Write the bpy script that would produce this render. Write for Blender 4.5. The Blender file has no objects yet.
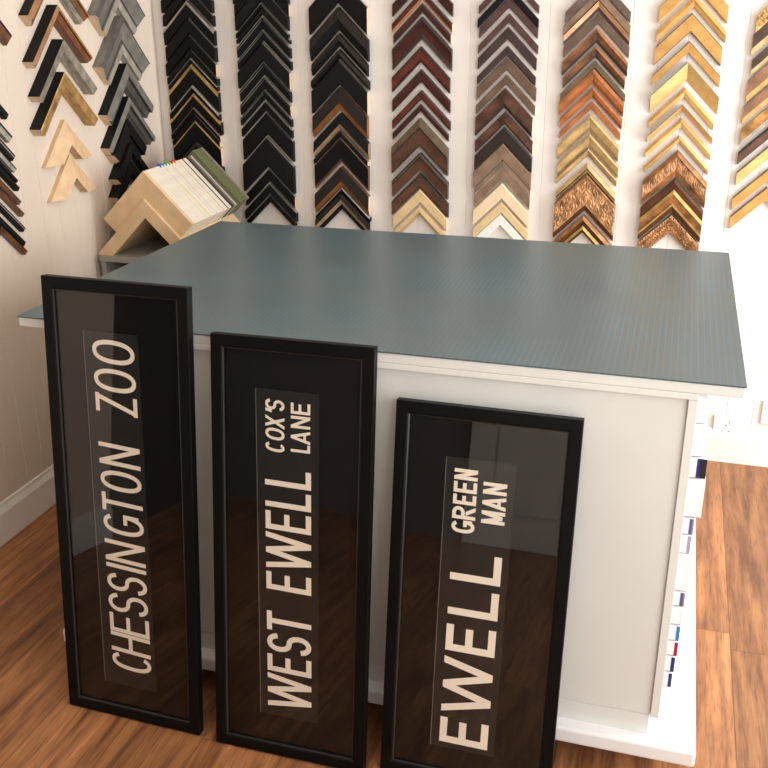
import bpy, bmesh, math, random
from mathutils import Matrix, Vector
random.seed(7)
SC = bpy.context.scene
COL = SC.collection
R2 = math.sqrt(2)

# ---------------------------------------------------------------- helpers
def lin(c):
    return tuple(((v/255)/12.92 if v/255 <= .04045 else (((v/255)+.055)/1.055)**2.4) for v in c) + (1,)

class NT:
    def __init__(s, name):
        s.m = bpy.data.materials.new(name); s.m.use_nodes = True
        s.t = s.m.node_tree; s.b = s.t.nodes['Principled BSDF']
    def n(s, typ, **kw):
        x = s.t.nodes.new(typ)
        for k, v in kw.items(): setattr(x, k, v)
        return x
    def l(s, a, b): s.t.links.new(a, b)
    def math(s, op, a, b=None, c=None):
        x = s.n('ShaderNodeMath', operation=op)
        for i, v in enumerate((a, b, c)):
            if v is None: continue
            if isinstance(v, (int, float)): x.inputs[i].default_value = v
            else: s.l(v, x.inputs[i])
        return x.outputs[0]
    def mix(s, fac, a, b, blend='MIX'):
        x = s.n('ShaderNodeMix', data_type='RGBA', blend_type=blend)
        for sock, v in ((x.inputs[0], fac), (x.inputs[6], a), (x.inputs[7], b)):
            if isinstance(v, (int, float)): sock.default_value = v
            elif isinstance(v, tuple): sock.default_value = v
            else: s.l(v, sock)
        return x.outputs[2]

def mat(name, rgb, rough=.5, metal=0., var=.08, scale=(8, 8, 8), spec=.5, bump=0., rgb2=None, detail=3.):
    """painted / wooden / gilded surface with a procedural variation"""
    T = NT(name)
    tc = T.n('ShaderNodeTexCoord'); mp = T.n('ShaderNodeMapping'); T.l(tc.outputs['Object'], mp.inputs[0])
    mp.inputs['Scale'].default_value = scale
    no = T.n('ShaderNodeTexNoise'); no.inputs['Scale'].default_value = 1.; no.inputs['Detail'].default_value = detail
    T.l(mp.outputs[0], no.inputs[0])
    c = lin(rgb)
    a = tuple(max(0, v*(1-var*2)) for v in c[:3]) + (1,) if rgb2 is None else lin(rgb2)
    b = tuple(min(1, v*(1+var*2)) for v in c[:3]) + (1,) if rgb2 is None else c
    rp = T.n('ShaderNodeMapRange'); rp.inputs[1].default_value = .32; rp.inputs[2].default_value = .68
    T.l(no.outputs['Fac'], rp.inputs[0])
    T.l(T.mix(rp.outputs[0], a, b), T.b.inputs['Base Color'])
    T.b.inputs['Roughness'].default_value = rough; T.b.inputs['Metallic'].default_value = metal
    T.b.inputs['Specular IOR Level'].default_value = spec
    if bump:
        bp = T.n('ShaderNodeBump'); bp.inputs['Strength'].default_value = bump; bp.inputs['Distance'].default_value = .002
        T.l(no.outputs['Fac'], bp.inputs['Height']); T.l(bp.outputs[0], T.b.inputs['Normal'])
    return T.m

def link(name, me, parent=None, mats=()):
    o = bpy.data.objects.new(name, me); COL.objects.link(o)
    for m in mats: me.materials.append(m)
    if parent is not None: o.parent = parent
    return o

def tag(o, label=None, cat=None, group=None, kind=None):
    if label: o['label'] = label
    if cat: o['category'] = cat
    if group: o['group'] = group
    if kind: o['kind'] = kind
    return o

def thing(name, label, cat, loc=(0, 0, 0), rot=(0, 0, 0), group=None):
    o = bpy.data.objects.new(name, None); COL.objects.link(o)
    o.empty_display_size = .05
    o.location = loc; o.rotation_euler = rot
    return tag(o, label, cat, group)

class MB:
    """collects shapes that become ONE mesh object"""
    def __init__(s): s.v = []; s.f = []; s.mi = []
    def add(s, vs, fs, mi=0):
        o = len(s.v); s.v += [tuple(v) for v in vs]
        for f in fs: s.f.append(tuple(i+o for i in f)); s.mi.append(mi)
    def box(s, a, b, mi=0, bev=0.):
        (x0, y0, z0), (x1, y1, z1) = a, b
        if bev <= 0:
            s.add([(x0,y0,z0),(x1,y0,z0),(x1,y1,z0),(x0,y1,z0),(x0,y0,z1),(x1,y0,z1),(x1,y1,z1),(x0,y1,z1)],
                  [(0,3,2,1),(4,5,6,7),(0,1,5,4),(1,2,6,5),(2,3,7,6),(3,0,4,7)], mi)
            return
        bm = bmesh.new(); bmesh.ops.create_cube(bm, size=1)
        bmesh.ops.scale(bm, vec=(x1-x0, y1-y0, z1-z0), verts=bm.verts)
        bmesh.ops.translate(bm, vec=((x0+x1)/2, (y0+y1)/2, (z0+z1)/2), verts=bm.verts)
        bmesh.ops.bevel(bm, geom=bm.edges[:], offset=bev, segments=2, affect='EDGES', profile=.5)
        bm.verts.index_update()
        s.add([v.co[:] for v in bm.verts], [[v.index for v in f.verts] for f in bm.faces], mi); bm.free()
    def prism(s, poly, fn, d0, d1, mi=0):
        """poly of (a, b); fn(a, b, d) -> xyz; closed solid"""
        n = len(poly)
        vs = [fn(a, b, d0) for a, b in poly] + [fn(a, b, d1) for a, b in poly]
        fs = [tuple(range(n))[::-1], tuple(range(n, 2*n))] + [(i, (i+1) % n, n+(i+1) % n, n+i) for i in range(n)]
        s.add(vs, fs, mi)
    def cyl(s, c, r, h, axis='z', n=24, mi=0, bev=0.):
        prof = [(r-bev, -h/2), (r, -h/2+bev), (r, h/2-bev), (r-bev, h/2)] if bev else [(r, -h/2), (r, h/2)]
        vs = []
        for q, zz in prof:
            for k in range(n):
                t = 2*math.pi*k/n; p = (q*math.cos(t), q*math.sin(t), zz)
                if axis == 'x': p = (p[2], p[0], p[1])
                if axis == 'y': p = (p[0], p[2], p[1])
                vs.append((c[0]+p[0], c[1]+p[1], c[2]+p[2]))
        fs = [tuple(range(n))[::-1], tuple(range(len(vs)-n, len(vs)))]
        for j in range(len(prof)-1):
            fs += [(j*n+k, j*n+(k+1) % n, (j+1)*n+(k+1) % n, (j+1)*n+k) for k in range(n)]
        s.add(vs, fs, mi)
    def build(s, name, mats, parent=None, smooth=False):
        me = bpy.data.meshes.new(name); me.from_pydata(s.v, [], s.f)
        if not isinstance(mats, (list, tuple)): mats = [mats]
        o = link(name, me, parent, mats)
        me.polygons.foreach_set('material_index', s.mi)
        bm = bmesh.new(); bm.from_mesh(me); bmesh.ops.recalc_face_normals(bm, faces=bm.faces); bm.to_mesh(me); bm.free()
        if smooth:
            for p in me.polygons: p.use_smooth = True
        me.update()
        return o

def struct(name, mb, m): return tag(mb.build(name, m), kind='structure')

# ---------------------------------------------------------------- room measures (metres)
WX, WY, WR, WF, CEIL = -1.861, 3.3165, 1.55, -.55, 2.6

# ---------------------------------------------------------------- materials
M = {}
def wall_mat(name, rgb):
    return mat(name, rgb, rough=.55, var=.02, scale=(3, 3, 1.2), spec=.3)
M['wall'] = wall_mat('painted_boards', (232, 225, 219))
M['ceil'] = wall_mat('ceiling_paint', (232, 230, 224))
M['skirting'] = mat('skirting_paint', (232, 228, 220), rough=.4, var=.02)

def floor_mat():
    T = NT('oak_planks')
    tc = T.n('ShaderNodeTexCoord'); sp = T.n('ShaderNodeSeparateXYZ'); T.l(tc.outputs['Object'], sp.inputs[0])
    PW, PL = .19, 1.25
    u = T.math('DIVIDE', T.math('SUBTRACT', sp.outputs[0], .2555), PW)
    iu = T.math('FLOOR', u); fu = T.math('FRACT', u)
    wn = T.n('ShaderNodeTexWhiteNoise', noise_dimensions='1D'); T.l(iu, wn.inputs['W'])
    v = T.math('ADD', T.math('DIVIDE', sp.outputs[1], PL), T.math('MULTIPLY', wn.outputs['Value'], 7.3))
    iv = T.math('FLOOR', v); fv = T.math('FRACT', v)
    cb = T.n('ShaderNodeCombineXYZ'); T.l(iu, cb.inputs[0]); T.l(iv, cb.inputs[1])
    wn2 = T.n('ShaderNodeTexWhiteNoise', noise_dimensions='2D'); T.l(cb.outputs[0], wn2.inputs['Vector'])
    # grain: long streaks along y, shifted for each plank
    gv = T.n('ShaderNodeCombineXYZ')
    T.l(T.math('MULTIPLY', sp.outputs[0], 42.), gv.inputs[0]); T.l(T.math('MULTIPLY', sp.outputs[1], 3.2), gv.inputs[1])
    T.l(T.math('MULTIPLY', wn2.outputs['Value'], 37.), gv.inputs[2])
    n1 = T.n('ShaderNodeTexNoise'); n1.inputs['Scale'].default_value = 1.; n1.inputs['Detail'].default_value = 6; n1.inputs['Roughness'].default_value = .62
    T.l(gv.outputs[0], n1.inputs[0])
    gv2 = T.n('ShaderNodeCombineXYZ')
    T.l(T.math('MULTIPLY', sp.outputs[0], 7.), gv2.inputs[0]); T.l(T.math('MULTIPLY', sp.outputs[1], 1.9), gv2.inputs[1])
    T.l(T.math('MULTIPLY', wn2.outputs['Value'], 91.), gv2.inputs[2])
    n2 = T.n('ShaderNodeTexNoise'); n2.inputs['Scale'].default_value = 1.; n2.inputs['Detail'].default_value = 4; n2.inputs['Distortion'].default_value = .6
    T.l(gv2.outputs[0], n2.inputs[0])
    gv3 = T.n('ShaderNodeCombineXYZ')
    T.l(T.math('MULTIPLY', sp.outputs[0], 190.), gv3.inputs[0]); T.l(T.math('MULTIPLY', sp.outputs[1], 14.), gv3.inputs[1])
    n3 = T.n('ShaderNodeTexNoise'); n3.inputs['Scale'].default_value = 1.; n3.inputs['Detail'].default_value = 2
    T.l(gv3.outputs[0], n3.inputs[0])
    def rng(x, a, b):
        r = T.n('ShaderNodeMapRange'); r.inputs[1].default_value = a; r.inputs[2].default_value = b; T.l(x, r.inputs[0]); return r.outputs[0]
    base = T.mix(rng(n1.outputs['Fac'], .3, .72), lin((94, 56, 35)), lin((188, 130, 82)))
    base = T.mix(T.math('MULTIPLY', rng(n2.outputs['Fac'], .55, .8), .6), base, lin((78, 44, 28)))
    base = T.mix(T.math('MULTIPLY', rng(n3.outputs['Fac'], .52, .74), .5), base, lin((84, 48, 28)))
    tone = T.math('ADD', .78, T.math('MULTIPLY', wn2.outputs['Value'], .4))
    tc2 = T.n('ShaderNodeCombineXYZ')
    for i in range(3): T.l(tone, tc2.inputs[i])
    base = T.mix(1., base, tc2.outputs[0], 'MULTIPLY')
    ed = T.math('MINIMUM', T.math('MULTIPLY', T.math('MINIMUM', fu, T.math('SUBTRACT', 1., fu)), PW), T.math('MULTIPLY', T.math('MINIMUM', fv, T.math('SUBTRACT', 1., fv)), PL))
    seam = T.math('LESS_THAN', ed, .0011)
    base = T.mix(T.math('MULTIPLY', seam, .6), base, lin((45, 26, 16)))
    T.l(base, T.b.inputs['Base Color'])
    T.l(T.math('ADD', .34, T.math('MULTIPLY', n1.outputs['Fac'], .2)), T.b.inputs['Roughness'])
    T.b.inputs['Specular IOR Level'].default_value = .4
    bp = T.n('ShaderNodeBump'); bp.inputs['Strength'].default_value = .25; bp.inputs['Distance'].default_value = .001
    T.l(T.math('SUBTRACT', n1.outputs['Fac'], T.math('MULTIPLY', seam, 1.5)), bp.inputs['Height']); T.l(bp.outputs[0], T.b.inputs['Normal'])
    return T.m
M['floor'] = floor_mat()

def mat_mat():
    """worn cutting mat: grey green rubber with a fine blue centimetre grid"""
    T = NT('cutting_mat_rubber')
    tc = T.n('ShaderNodeTexCoord'); sp = T.n('ShaderNodeSeparateXYZ'); T.l(tc.outputs['Object'], sp.inputs[0])
    no = T.n('ShaderNodeTexNoise'); no.inputs['Scale'].default_value = 5; no.inputs['Detail'].default_value = 6; T.l(tc.outputs['Object'], no.inputs[0])
    base = T.mix(no.outputs['Fac'], lin((72, 87, 90)), lin((92, 104, 105)))
    def grid(ax, pitch, w):
        f = T.math('FRACT', T.math('DIVIDE', sp.outputs[ax], pitch))
        return T.math('LESS_THAN', f, w/pitch)
    g = T.math('MAXIMUM', T.math('MULTIPLY', grid(0, .0125, .0024), .6), T.math('MULTIPLY', grid(1, .025, .0024), .15))
    g = T.math('MAXIMUM', g, T.math('MULTIPLY', grid(0, .1, .003), .42))
    n2 = T.n('ShaderNodeTexNoise'); n2.inputs['Scale'].default_value = 3.3; n2.inputs['Detail'].default_value = 2; T.l(tc.outputs['Object'], n2.inputs[0])
    wear = T.n('ShaderNodeMapRange'); wear.inputs[1].default_value = .38; wear.inputs[2].default_value = .66; wear.inputs[3].default_value = .35; T.l(n2.outputs['Fac'], wear.inputs[0])
    g = T.math('MULTIPLY', g, wear.outputs[0])
    T.l(T.mix(g, base, lin((66, 122, 150))), T.b.inputs['Base Color'])
    r = T.n('ShaderNodeMapRange'); r.inputs[3].default_value = .285; r.inputs[4].default_value = .4; T.l(no.outputs['Fac'], r.inputs[0])
    T.l(r.outputs[0], T.b.inputs['Roughness']); T.b.inputs['Specular IOR Level'].default_value = .5
    return T.m
M['mat'] = mat_mat()

def glass_mat():
    T = NT('picture_glass')
    out = [n for n in T.t.nodes if n.type == 'OUTPUT_MATERIAL'][0]
    # Schlick reflectance from the angle to the pane, the same on both faces
    ge = T.n('ShaderNodeNewGeometry'); dp = T.n('ShaderNodeVectorMath', operation='DOT_PRODUCT')
    T.l(ge.outputs['Normal'], dp.inputs[0]); T.l(ge.outputs['Incoming'], dp.inputs[1])
    k = T.math('POWER', T.math('SUBTRACT', 1., T.math('ABSOLUTE', dp.outputs['Value'])), 5.)
    fac = T.math('ADD', .032, T.math('MULTIPLY', k, .97))
    tr = T.n('ShaderNodeBsdfTransparent'); gl = T.n('ShaderNodeBsdfGlossy'); gl.inputs['Roughness'].default_value = .015
    no = T.n('ShaderNodeTexNoise'); no.inputs['Scale'].default_value = 2.
    T.l(T.mix(no.outputs['Fac'], (.95, .95, .95, 1), (1, 1, 1, 1)), gl.inputs['Color'])
    mx = T.n('ShaderNodeMixShader'); T.l(fac, mx.inputs[0]); T.l(tr.outputs[0], mx.inputs[1]); T.l(gl.outputs[0], mx.inputs[2])
    T.l(mx.outputs[0], out.inputs[0]); T.t.nodes.remove(T.b)
    return T.m
M['glass'] = glass_mat()

# ---------------------------------------------------------------- measured tables
# wall columns: centre x, then (apex height, height of the band at the mitre, profile)
COLS = {
'C' : (-1.715, [(1.6354, 0.0417, 'blk'), (1.584, 0.0357, 'blk'), (1.5353, 0.0492, 'blkgreylip'), (1.4778, 0.0482, 'blk'), (1.4229, 0.042, 'blksat'), (1.3741, 0.0237, 'blk'), (1.3453, 0.0153, 'blkgreylip'), (1.3248, 0.0688, 'goldlipblk'), (1.2508, 0.0226, 'greylipblk'), (1.2229, 0.0438, 'goldlipblk'), (1.1738, 0.0194, 'brownlipblk'), (1.149, 0.0195, 'blksat'), (1.1259, 0.0646, 'thingoldlipblk'), (1.0541, 0.0363, 'brownblk')]) ,
'D' : (-1.432, [(1.6631, 0.0374, 'blk'), (1.6226, 0.0377, 'blksat'), (1.5817, 0.046, 'blk'), (1.5245, 0.0144, 'blksat'), (1.5069, 0.0129, 'blk'), (1.4811, 0.034, 'blkstep'), (1.4373, 0.0294, 'blkstep'), (1.398, 0.0563, 'blk'), (1.3317, 0.0369, 'blkstep'), (1.283, 0.0356, 'blkstep'), (1.239, 0.0273, 'blkstep'), (1.1996, 0.0276, 'blksat'), (1.1617, 0.0733, 'blksat'), (1.0743, 0.0998, 'blk'), (0.9618, 0.0417, 'blksat'), (0.9073, 0.033, 'blk'), (0.8651, 0.0222, 'blksat')]) ,
'E' : (-1.1505, [(1.6163, 0.0866, 'blksat'), (1.5141, 0.0711, 'brownblk'), (1.4303, 0.0385, 'brownblk'), (1.3789, 0.0275, 'brownblk'), (1.3432, 0.0772, 'blk'), (1.2544, 0.072, 'coppinblk'), (1.169, 0.0562, 'taninblk'), (1.1059, 0.0155, 'blk'), (1.0853, 0.0852, 'brninblk'), (0.9824, 0.0692, 'coppinblk'), (0.9078, 0.0161, 'greylipblk'), (0.8881, 0.0579, 'tanmidblk')]) ,
'F' : (-0.86, [(1.625, 0.0389, 'mahog'), (1.565, 0.0273, 'orinmahog'), (1.5256, 0.0275, 'mahogedge'), (1.4842, 0.0683, 'mahogscoop'), (1.3908, 0.049, 'redmahogedge'), (1.3179, 0.0402, 'mahogedge'), (1.2502, 0.0293, 'redmahogedge'), (1.2045, 0.023, 'mahogedge'), (1.1583, 0.0922, 'bronzelipbrown'), (1.0423, 0.0582, 'bronzethinbrown'), (0.9703, 0.0487, 'brownedge'), (0.9146, 0.0457, 'palewood'), (0.8547, 0.0338, 'palewoodstep')]) ,
'G' : (-0.57, [(1.6128, 0.0234, 'purple'), (1.5748, 0.0265, 'blk'), (1.5453, 0.0327, 'purple'), (1.4932, 0.0256, 'purple'), (1.4525, 0.0365, 'purpledark'), (1.3946, 0.0262, 'purpledark'), (1.3623, 0.0419, 'greybrown'), (1.3047, 0.0283, 'greybrown'), (1.2622, 0.0622, 'mottlebrown'), (1.1872, 0.0404, 'mottlebrown'), (1.137, 0.0508, 'darkchoc'), (1.0829, 0.0548, 'taupe'), (1.0248, 0.0656, 'taupesilver'), (0.949, 0.053, 'cream'), (0.8839, 0.0364, 'creamgold'), (0.8423, 0.0385, 'whitewood')]) ,
'H' : (-0.2855, [(1.5982, 0.0315, 'darktaupe'), (1.561, 0.0288, 'taupe'), (1.5293, 0.0291, 'copperpurple'), (1.4958, 0.0323, 'greybrown'), (1.4503, 0.0431, 'walnut'), (1.3968, 0.033, 'walnut'), (1.3517, 0.0212, 'olivebrown'), (1.3274, 0.0444, 'orange'), (1.2722, 0.0325, 'orange'), (1.2257, 0.0219, 'orangethin'), (1.185, 0.0507, 'beigegold'), (1.1232, 0.0401, 'beigegold'), (1.0766, 0.0227, 'beigegold'), (1.0279, 0.0295, 'beigegoldlip'), (0.9935, 0.1218, 'ornatebronze'), (0.8564, 0.0598, 'bronzescoop')]) ,
'I' : (0.0, [(1.6146, 0.05, 'gold'), (1.545, 0.0339, 'goldstep'), (1.494, 0.0545, 'goldedge'), (1.4121, 0.0321, 'goldtop'), (1.3505, 0.0535, 'goldbevel'), (1.2746, 0.0287, 'goldridge'), (1.2216, 0.0198, 'goldbevel'), (1.1803, 0.0262, 'goldridge'), (1.1261, 0.0203, 'goldridge'), (1.0806, 0.0811, 'ornatebeads'), (0.9898, 0.106, 'bronzereverse'), (0.8739, 0.06, 'ornateleaf')]) ,
'J' : (0.283, [(1.5842, 0.0518, 'carvedpale'), (1.5324, 0.0609, 'darkwoodgold'), (1.4547, 0.0451, 'darkwoodgold'), (1.3983, 0.0659, 'brownwoodgold'), (1.3207, 0.0525, 'brownwoodgold'), (1.2535, 0.0505, 'mottlegold'), (1.1821, 0.0392, 'brownedge'), (1.1139, 0.043, 'lightgoldtop'), (1.0369, 0.0406, 'goldtop'), (0.9758, 0.0428, 'goldtop')]) ,
}

T1 = [ ('C',0.1186,0.162), ('H',0.1613,0.2093), ('E',0.2106,0.2561), ('S',0.2625,0.307), ('S',0.3143,0.3558), ('I',0.3672,0.38), ('N',0.3848,0.4351), ('G',0.4519,0.5), ('T',0.5035,0.5454), ('O',0.5535,0.5992), ('N',0.6108,0.6594), ('Z',0.7285,0.7692), ('O',0.776,0.8252), ('O',0.8364,0.8869) ]
T2 = [ ('W',0.1106,0.1908), ('E',0.1958,0.2359), ('S',0.2441,0.2863), ('T',0.2924,0.336), ('E',0.3864,0.4263), ('W',0.4342,0.5156), ('E',0.5213,0.5617), ('L',0.571,0.6081), ('L',0.6174,0.6551) ]
T2a = [ ('C',0.6905,0.7105), ('O',0.7153,0.74), ('X',0.741,0.7646), ("'",0.7703,0.7807), ('S',0.7776,0.7995) ]
T2b = [ ('L',0.6949,0.7118), ('A',0.713,0.7402), ('N',0.745,0.7703), ('E',0.7744,0.7971) ]
T3 = [ ('E',0.0889,0.1467), ('W',0.1594,0.287), ('E',0.2996,0.3584), ('L',0.3804,0.4392), ('L',0.4558,0.5171) ]
T3a = [ ('G',0.5569,0.5836), ('R',0.5859,0.6122), ('E',0.6164,0.6369), ('E',0.641,0.6633), ('N',0.6672,0.6895) ]
T3b = [ ('M',0.5843,0.6108), ('A',0.6137,0.6411), ('N',0.6452,0.6692) ]
LB = [(2.694, 1.6379, 0.0602, 'brownsilver') , (2.683, 1.5112, 0.0382, 'blkbrownridge') , (2.687, 1.4137, 0.0363, 'blksilverleaf') , (2.674, 1.3201, 0.0411, 'blkgoldleaf') , (2.653, 1.1916, 0.0757, 'natural') , (2.657, 1.0846, 0.0717, 'natural') ,]
LA = [(3.001, 1.6384, 0.13, 'greywide') , (3.003, 1.4807, 0.1192, 'greywide') , (3.045, 1.3241, 0.0755, 'blkgrey') , (3.037, 1.2167, 0.0503, 'blkgrey') , (3.016, 1.1455, 0.0641, 'blknat') , (3.02, 1.0639, 0.0443, 'blknat') , (3.008, 1.0039, 0.0525, 'blknat') ,]
LZ = [(2.429, 1.4301, 0.075, 'zbrown'), (2.393, 1.2281, 0.04, 'zblk'), (2.396, 1.1639, 0.045, 'zgrey'), (2.397, 1.1101, 0.04, 'zdark'), (2.394, 1.0763, 0.03, 'zgrey'), (2.392, 1.0451, 0.02, 'zblk'), (2.395, 1.0213, 0.028, 'zblk'), (2.394, 0.9807, 0.026, 'zbrown'), (2.4, 0.944, 0.026, 'zbrown'), (2.396, 0.9, 0.03, 'zdark'), (2.387, 0.8598, 0.032, 'zblk'), (2.39, 0.8317, 0.03, 'zbrown')]

# ---------------------------------------------------------------- the room
def boards(x_of, a0, a1, start, pitch, z0, z1):
    """tongue and groove lining: flat boards with V grooves; x_of(a, d) -> (x, y)"""
    pts = [(a0, 0)]
    k = math.ceil((a0-start)/pitch)
    while start+k*pitch < a1:
        g = start+k*pitch
        if g-.003 > a0 and g+.003 < a1: pts += [(g-.002, 0), (g-.0004, .0018), (g+.0004, .0018), (g+.002, 0)]
        k += 1
    pts.append((a1, 0))
    mb = MB(); n = len(pts)
    vs = [x_of(a, d)+(z0,) for a, d in pts]+[x_of(a, d)+(z1,) for a, d in pts]
    mb.add(vs, [(i, i+1, n+i+1, n+i) for i in range(n-1)])
    # the back of the wall
    b = [x_of(a0, .1)+(z0,), x_of(a1, .1)+(z0,), x_of(a1, .1)+(z1,), x_of(a0, .1)+(z1,)]
    mb.add(b, [(0, 1, 2, 3)])
    return mb

struct('wall_back', boards(lambda a, d: (a, WY+d), WX, WR, -.006, .0866, 0, CEIL), M['wall'])
M['walldimlit'] = wall_mat('painted_boards_dim_lit', (213, 198, 182))  # same paint as the back wall; dimmer, warmer light mixed into the colour
struct('wall_left', boards(lambda a, d: (WX-d, a), .5, WY, 2.706, .0866, 0, CEIL), M['walldimlit'])
f = MB(); f.box((WX-.1, WF-.1, -.1), (WR+.1, WY+.1, 0)); struct('floor', f, M['floor'])
c = MB(); c.box((WX-.1, WF-.1, CEIL), (WR+.1, WY+.1, CEIL+.1)); struct('ceiling', c, M['ceil'])
M['frontwall'] = wall_mat('front_wall_paint', (120, 112, 104))
w = MB(); w.box((WX-.1, WF-.1, 0), (WR+.1, WF, CEIL)); struct('wall_front', w, M['frontwall'])
# right wall: a tall shop window along nearly its whole length
w = MB(); x0, x1 = WR, WR+.1
w.box((x0, WF, 0), (x1, WY+.1, .12)); w.box((x0, WF, 2.35), (x1, WY+.1, CEIL))
w.box((x0, WF, .12), (x1, WF+.15, 2.35)); w.box((x0, WY-.12, .12), (x1, WY+.1, 2.35)); w.box((x0, 1.3, .12), (x1, 1.45, 2.35))
struct('wall_right', w, M['wall'])
M['paintframe'] = mat('window_paint', (235, 232, 226), rough=.4, var=.02)
for i, (a, b) in enumerate(((WF+.15, 1.3), (1.45, WY-.12))):
    w = MB()
    for q in ((a, .12, a+.05, 2.35), (b-.05, .12, b, 2.35), (a, .12, b, .17), (a, 2.30, b, 2.35), (a, 1.55, b, 1.59)):
        w.box((x0+.02, q[0], q[1]), (x0+.08, q[2], q[3]), bev=.004)
    o = struct('window_%d' % (i+1), w, M['paintframe'])
    g = MB(); g.box((x0+.047, a+.04, .16), (x0+.053, b-.04, 2.31)); g.build('window_pane', M['glass'], o)
# unseen dark slab, added where the picture glass reflects a dark opening
M['darkslab'] = mat('dark_slab_paint', (60, 50, 44), rough=.5)
w = MB(); w.box((WX-.06, WF, 0), (WX-.01, .5, 2.1)); w.box((WX-.06, WF, 2.1), (WX, .5, CEIL)); d = struct('reflected_dark_slab', w, M['darkslab'])
# unseen white leaf behind the camera, added for the bright patch in the glass
w = MB(); w.box((-.74, WF, .0), (.25, WF+.03, 2.05), bev=.004)
for z in (.15, 1.1): w.box((-.62, WF+.028, z), (.13, WF+.038, z+.8), bev=.004)
struct('reflected_white_leaf', w, M['paintframe'])

def skirting(name, fn, a0, a1):
    prof = [(0, 0), (.016, 0), (.016, .095), (.012, .104), (.008, .112), (.006, .122), (0, .124)]
    mb = MB(); mb.prism(prof, fn, a0, a1); return struct(name, mb, M['skirting'])
skirting('baseboard_left', lambda a, b, d: (WX+a, d, b), .5, WY-.017)
skirting('baseboard_back', lambda a, b, d: (d, WY-a, b), WX, WR)

# ---------------------------------------------------------------- counter cabinet
XR, XL, YF, YB, ZT = .1585, -1.344, 1.688, 2.7, .8981
M['lam'] = mat('white_melamine', (228, 229, 224), rough=.38, var=.015, scale=(4, 4, 4))
M['panel'] = mat('counter_panel_paint', (221, 222, 217), rough=.42, var=.015, scale=(4, 4, 4))
M['baseboardwhite'] = mat('base_shelf_melamine', (240, 240, 240), rough=.3, var=.01)
cab = thing('counter_cabinet', 'white panelled workshop counter on a castor base, under the grey cutting mat', 'counter', ((XL+XR)/2, (YF+YB)/2, 0))
def C(mb): # cabinet parts are written in room coordinates
    cx, cy = (XL+XR)/2, (YF+YB)/2
    mb.v = [(x-cx, y-cy, z) for x, y, z in mb.v]; return mb
mb = MB(); mb.box((XL+.002, YF+.002, .8745), (XR-.002, YB-.002, .8945), bev=.002); C(mb).build('worktop', M['lam'], cab)
mb = MB(); mb.box((XL+.08, 1.689, .862), (.0805, 2.62, .8742), bev=.001); C(mb).build('rail', M['lam'], cab)
mb = MB(); mb.box((XL+.08, 1.703, .148), (.062, 2.62, .862)); C(mb).build('carcass', M['lam'], cab)
mb = MB(); mb.box((XL+.098, 1.696, .149), (.0631, 1.7028, .861), bev=.001); C(mb).build('front_panel', M['panel'], cab)
mb = MB(); mb.box((.0635, 1.690, .148), (.0805, 2.62, .8615), bev=.0012); C(mb).build('end_panel', M['lam'], cab)
mb = MB(); mb.box((XL+.08, 1.690, .148), (XL+.097, 1.7028, .8615), bev=.0012); C(mb).build('stile', M['lam'], cab)
mb = MB(); mb.box((XL+.095, 1.696, .1002), (.062, 2.6, .1478), bev=.001); C(mb).build('plinth', M['panel'], cab)
mb = MB(); mb.box((XL+.012, 1.663, .062), (XR+.002, YB, .1), bev=.006); C(mb).build('base_board', M['baseboardwhite'], cab)
M['castor'] = mat('castor_white_plastic', (226, 220, 208), rough=.4)
M['steel'] = mat('castor_steel', (150, 150, 150), rough=.35, metal=1.)
for x, y in ((XL+.012, 1.79), (XR-.12, 1.9), (XL+.05, 2.6), (XR-.12, 2.6)):
    mb = MB(); mb.box((x-.018, y-.02, .055), (x+.018, y+.02, .062)); mb.box((x-.018, y-.006, .02), (x-.0145, y+.006, .056)); mb.box((x+.0145, y-.006, .02), (x+.018, y+.006, .056))
    fk = C(mb).build('castor', M['steel'], cab)
    mb = MB(); mb.cyl((x, y, .026), .026, .026, 'x', 28, bev=.005); C(mb).build('wheel', M['castor'], fk)

mb = MB(); mb.box((XL, YF, ZT-.0032), (XR, YB, ZT), bev=.0008)
o = mb.build('cutting_mat', M['mat']); tag(o, 'large worn grey-green cutting mat with blue grid lines covering the counter top', 'cutting mat')

# ---------------------------------------------------------------- sample packs that stick out along the right end of the counter
M['card'] = mat('label_card', (244, 244, 246), rough=.5, var=.01)
M['cardline'] = mat('label_rule', (150, 148, 156), rough=.5)
TC = {'blk': (34, 34, 36), 'nav': (42, 40, 120), 'blue': (44, 130, 205), 'red': (176, 24, 70), 'vio': (96, 92, 150), 'dk': (64, 70, 96), 'gry': (150, 150, 152), 'lil': (172, 166, 188), 'blugry': (86, 92, 132), 'grn': (70, 82, 84)}
for k, v in list(TC.items()): M['tab_'+k] = mat('tab_'+k, v, rough=.5, var=.03)
CARDS = [(.0968,.861,.8118,None,'blank white card pack directly under the counter top corner'),
 (.1009,.8092,.7447,None,'tall blank white card pack, second below the counter top'),
 (.1102,.7419,.7007,('nav','blk'),'white card pack with a purple stripe and wide black tab'),
 (.1116,.698,.6178,None,'wide plain white card pack below the black-tabbed one'),
 (.1012,.6143,.5797,('vio','gry'),'short white card pack with violet stripe and grey edge, below the wide white pack'),
 (.0998,.5769,.5375,('lil',),'white card pack with a pale lilac-grey tab'),
 (.1043,.5333,.4524,None,'plain white card pack halfway down the counter end'),
 (.1022,.4492,.4171,('blugry','gry'),'white card pack with a dull slate-blue tab'),
 (.1022,.4135,.3738,None,'plain white card pack just above the bright blue tab'),
 (.101,.3707,.3352,('blue',),'white card pack with a bright sky-blue tab'),
 (.1011,.3322,.2986,('red',),'white card pack with a crimson red tab'),
 (.0992,.2953,.2588,('nav','grn'),'white card pack with navy stripe, just below the red tab'),
 (.0974,.2553,.2207,('nav','dk'),'white card pack with navy tab, lowest on the counter end')]
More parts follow.
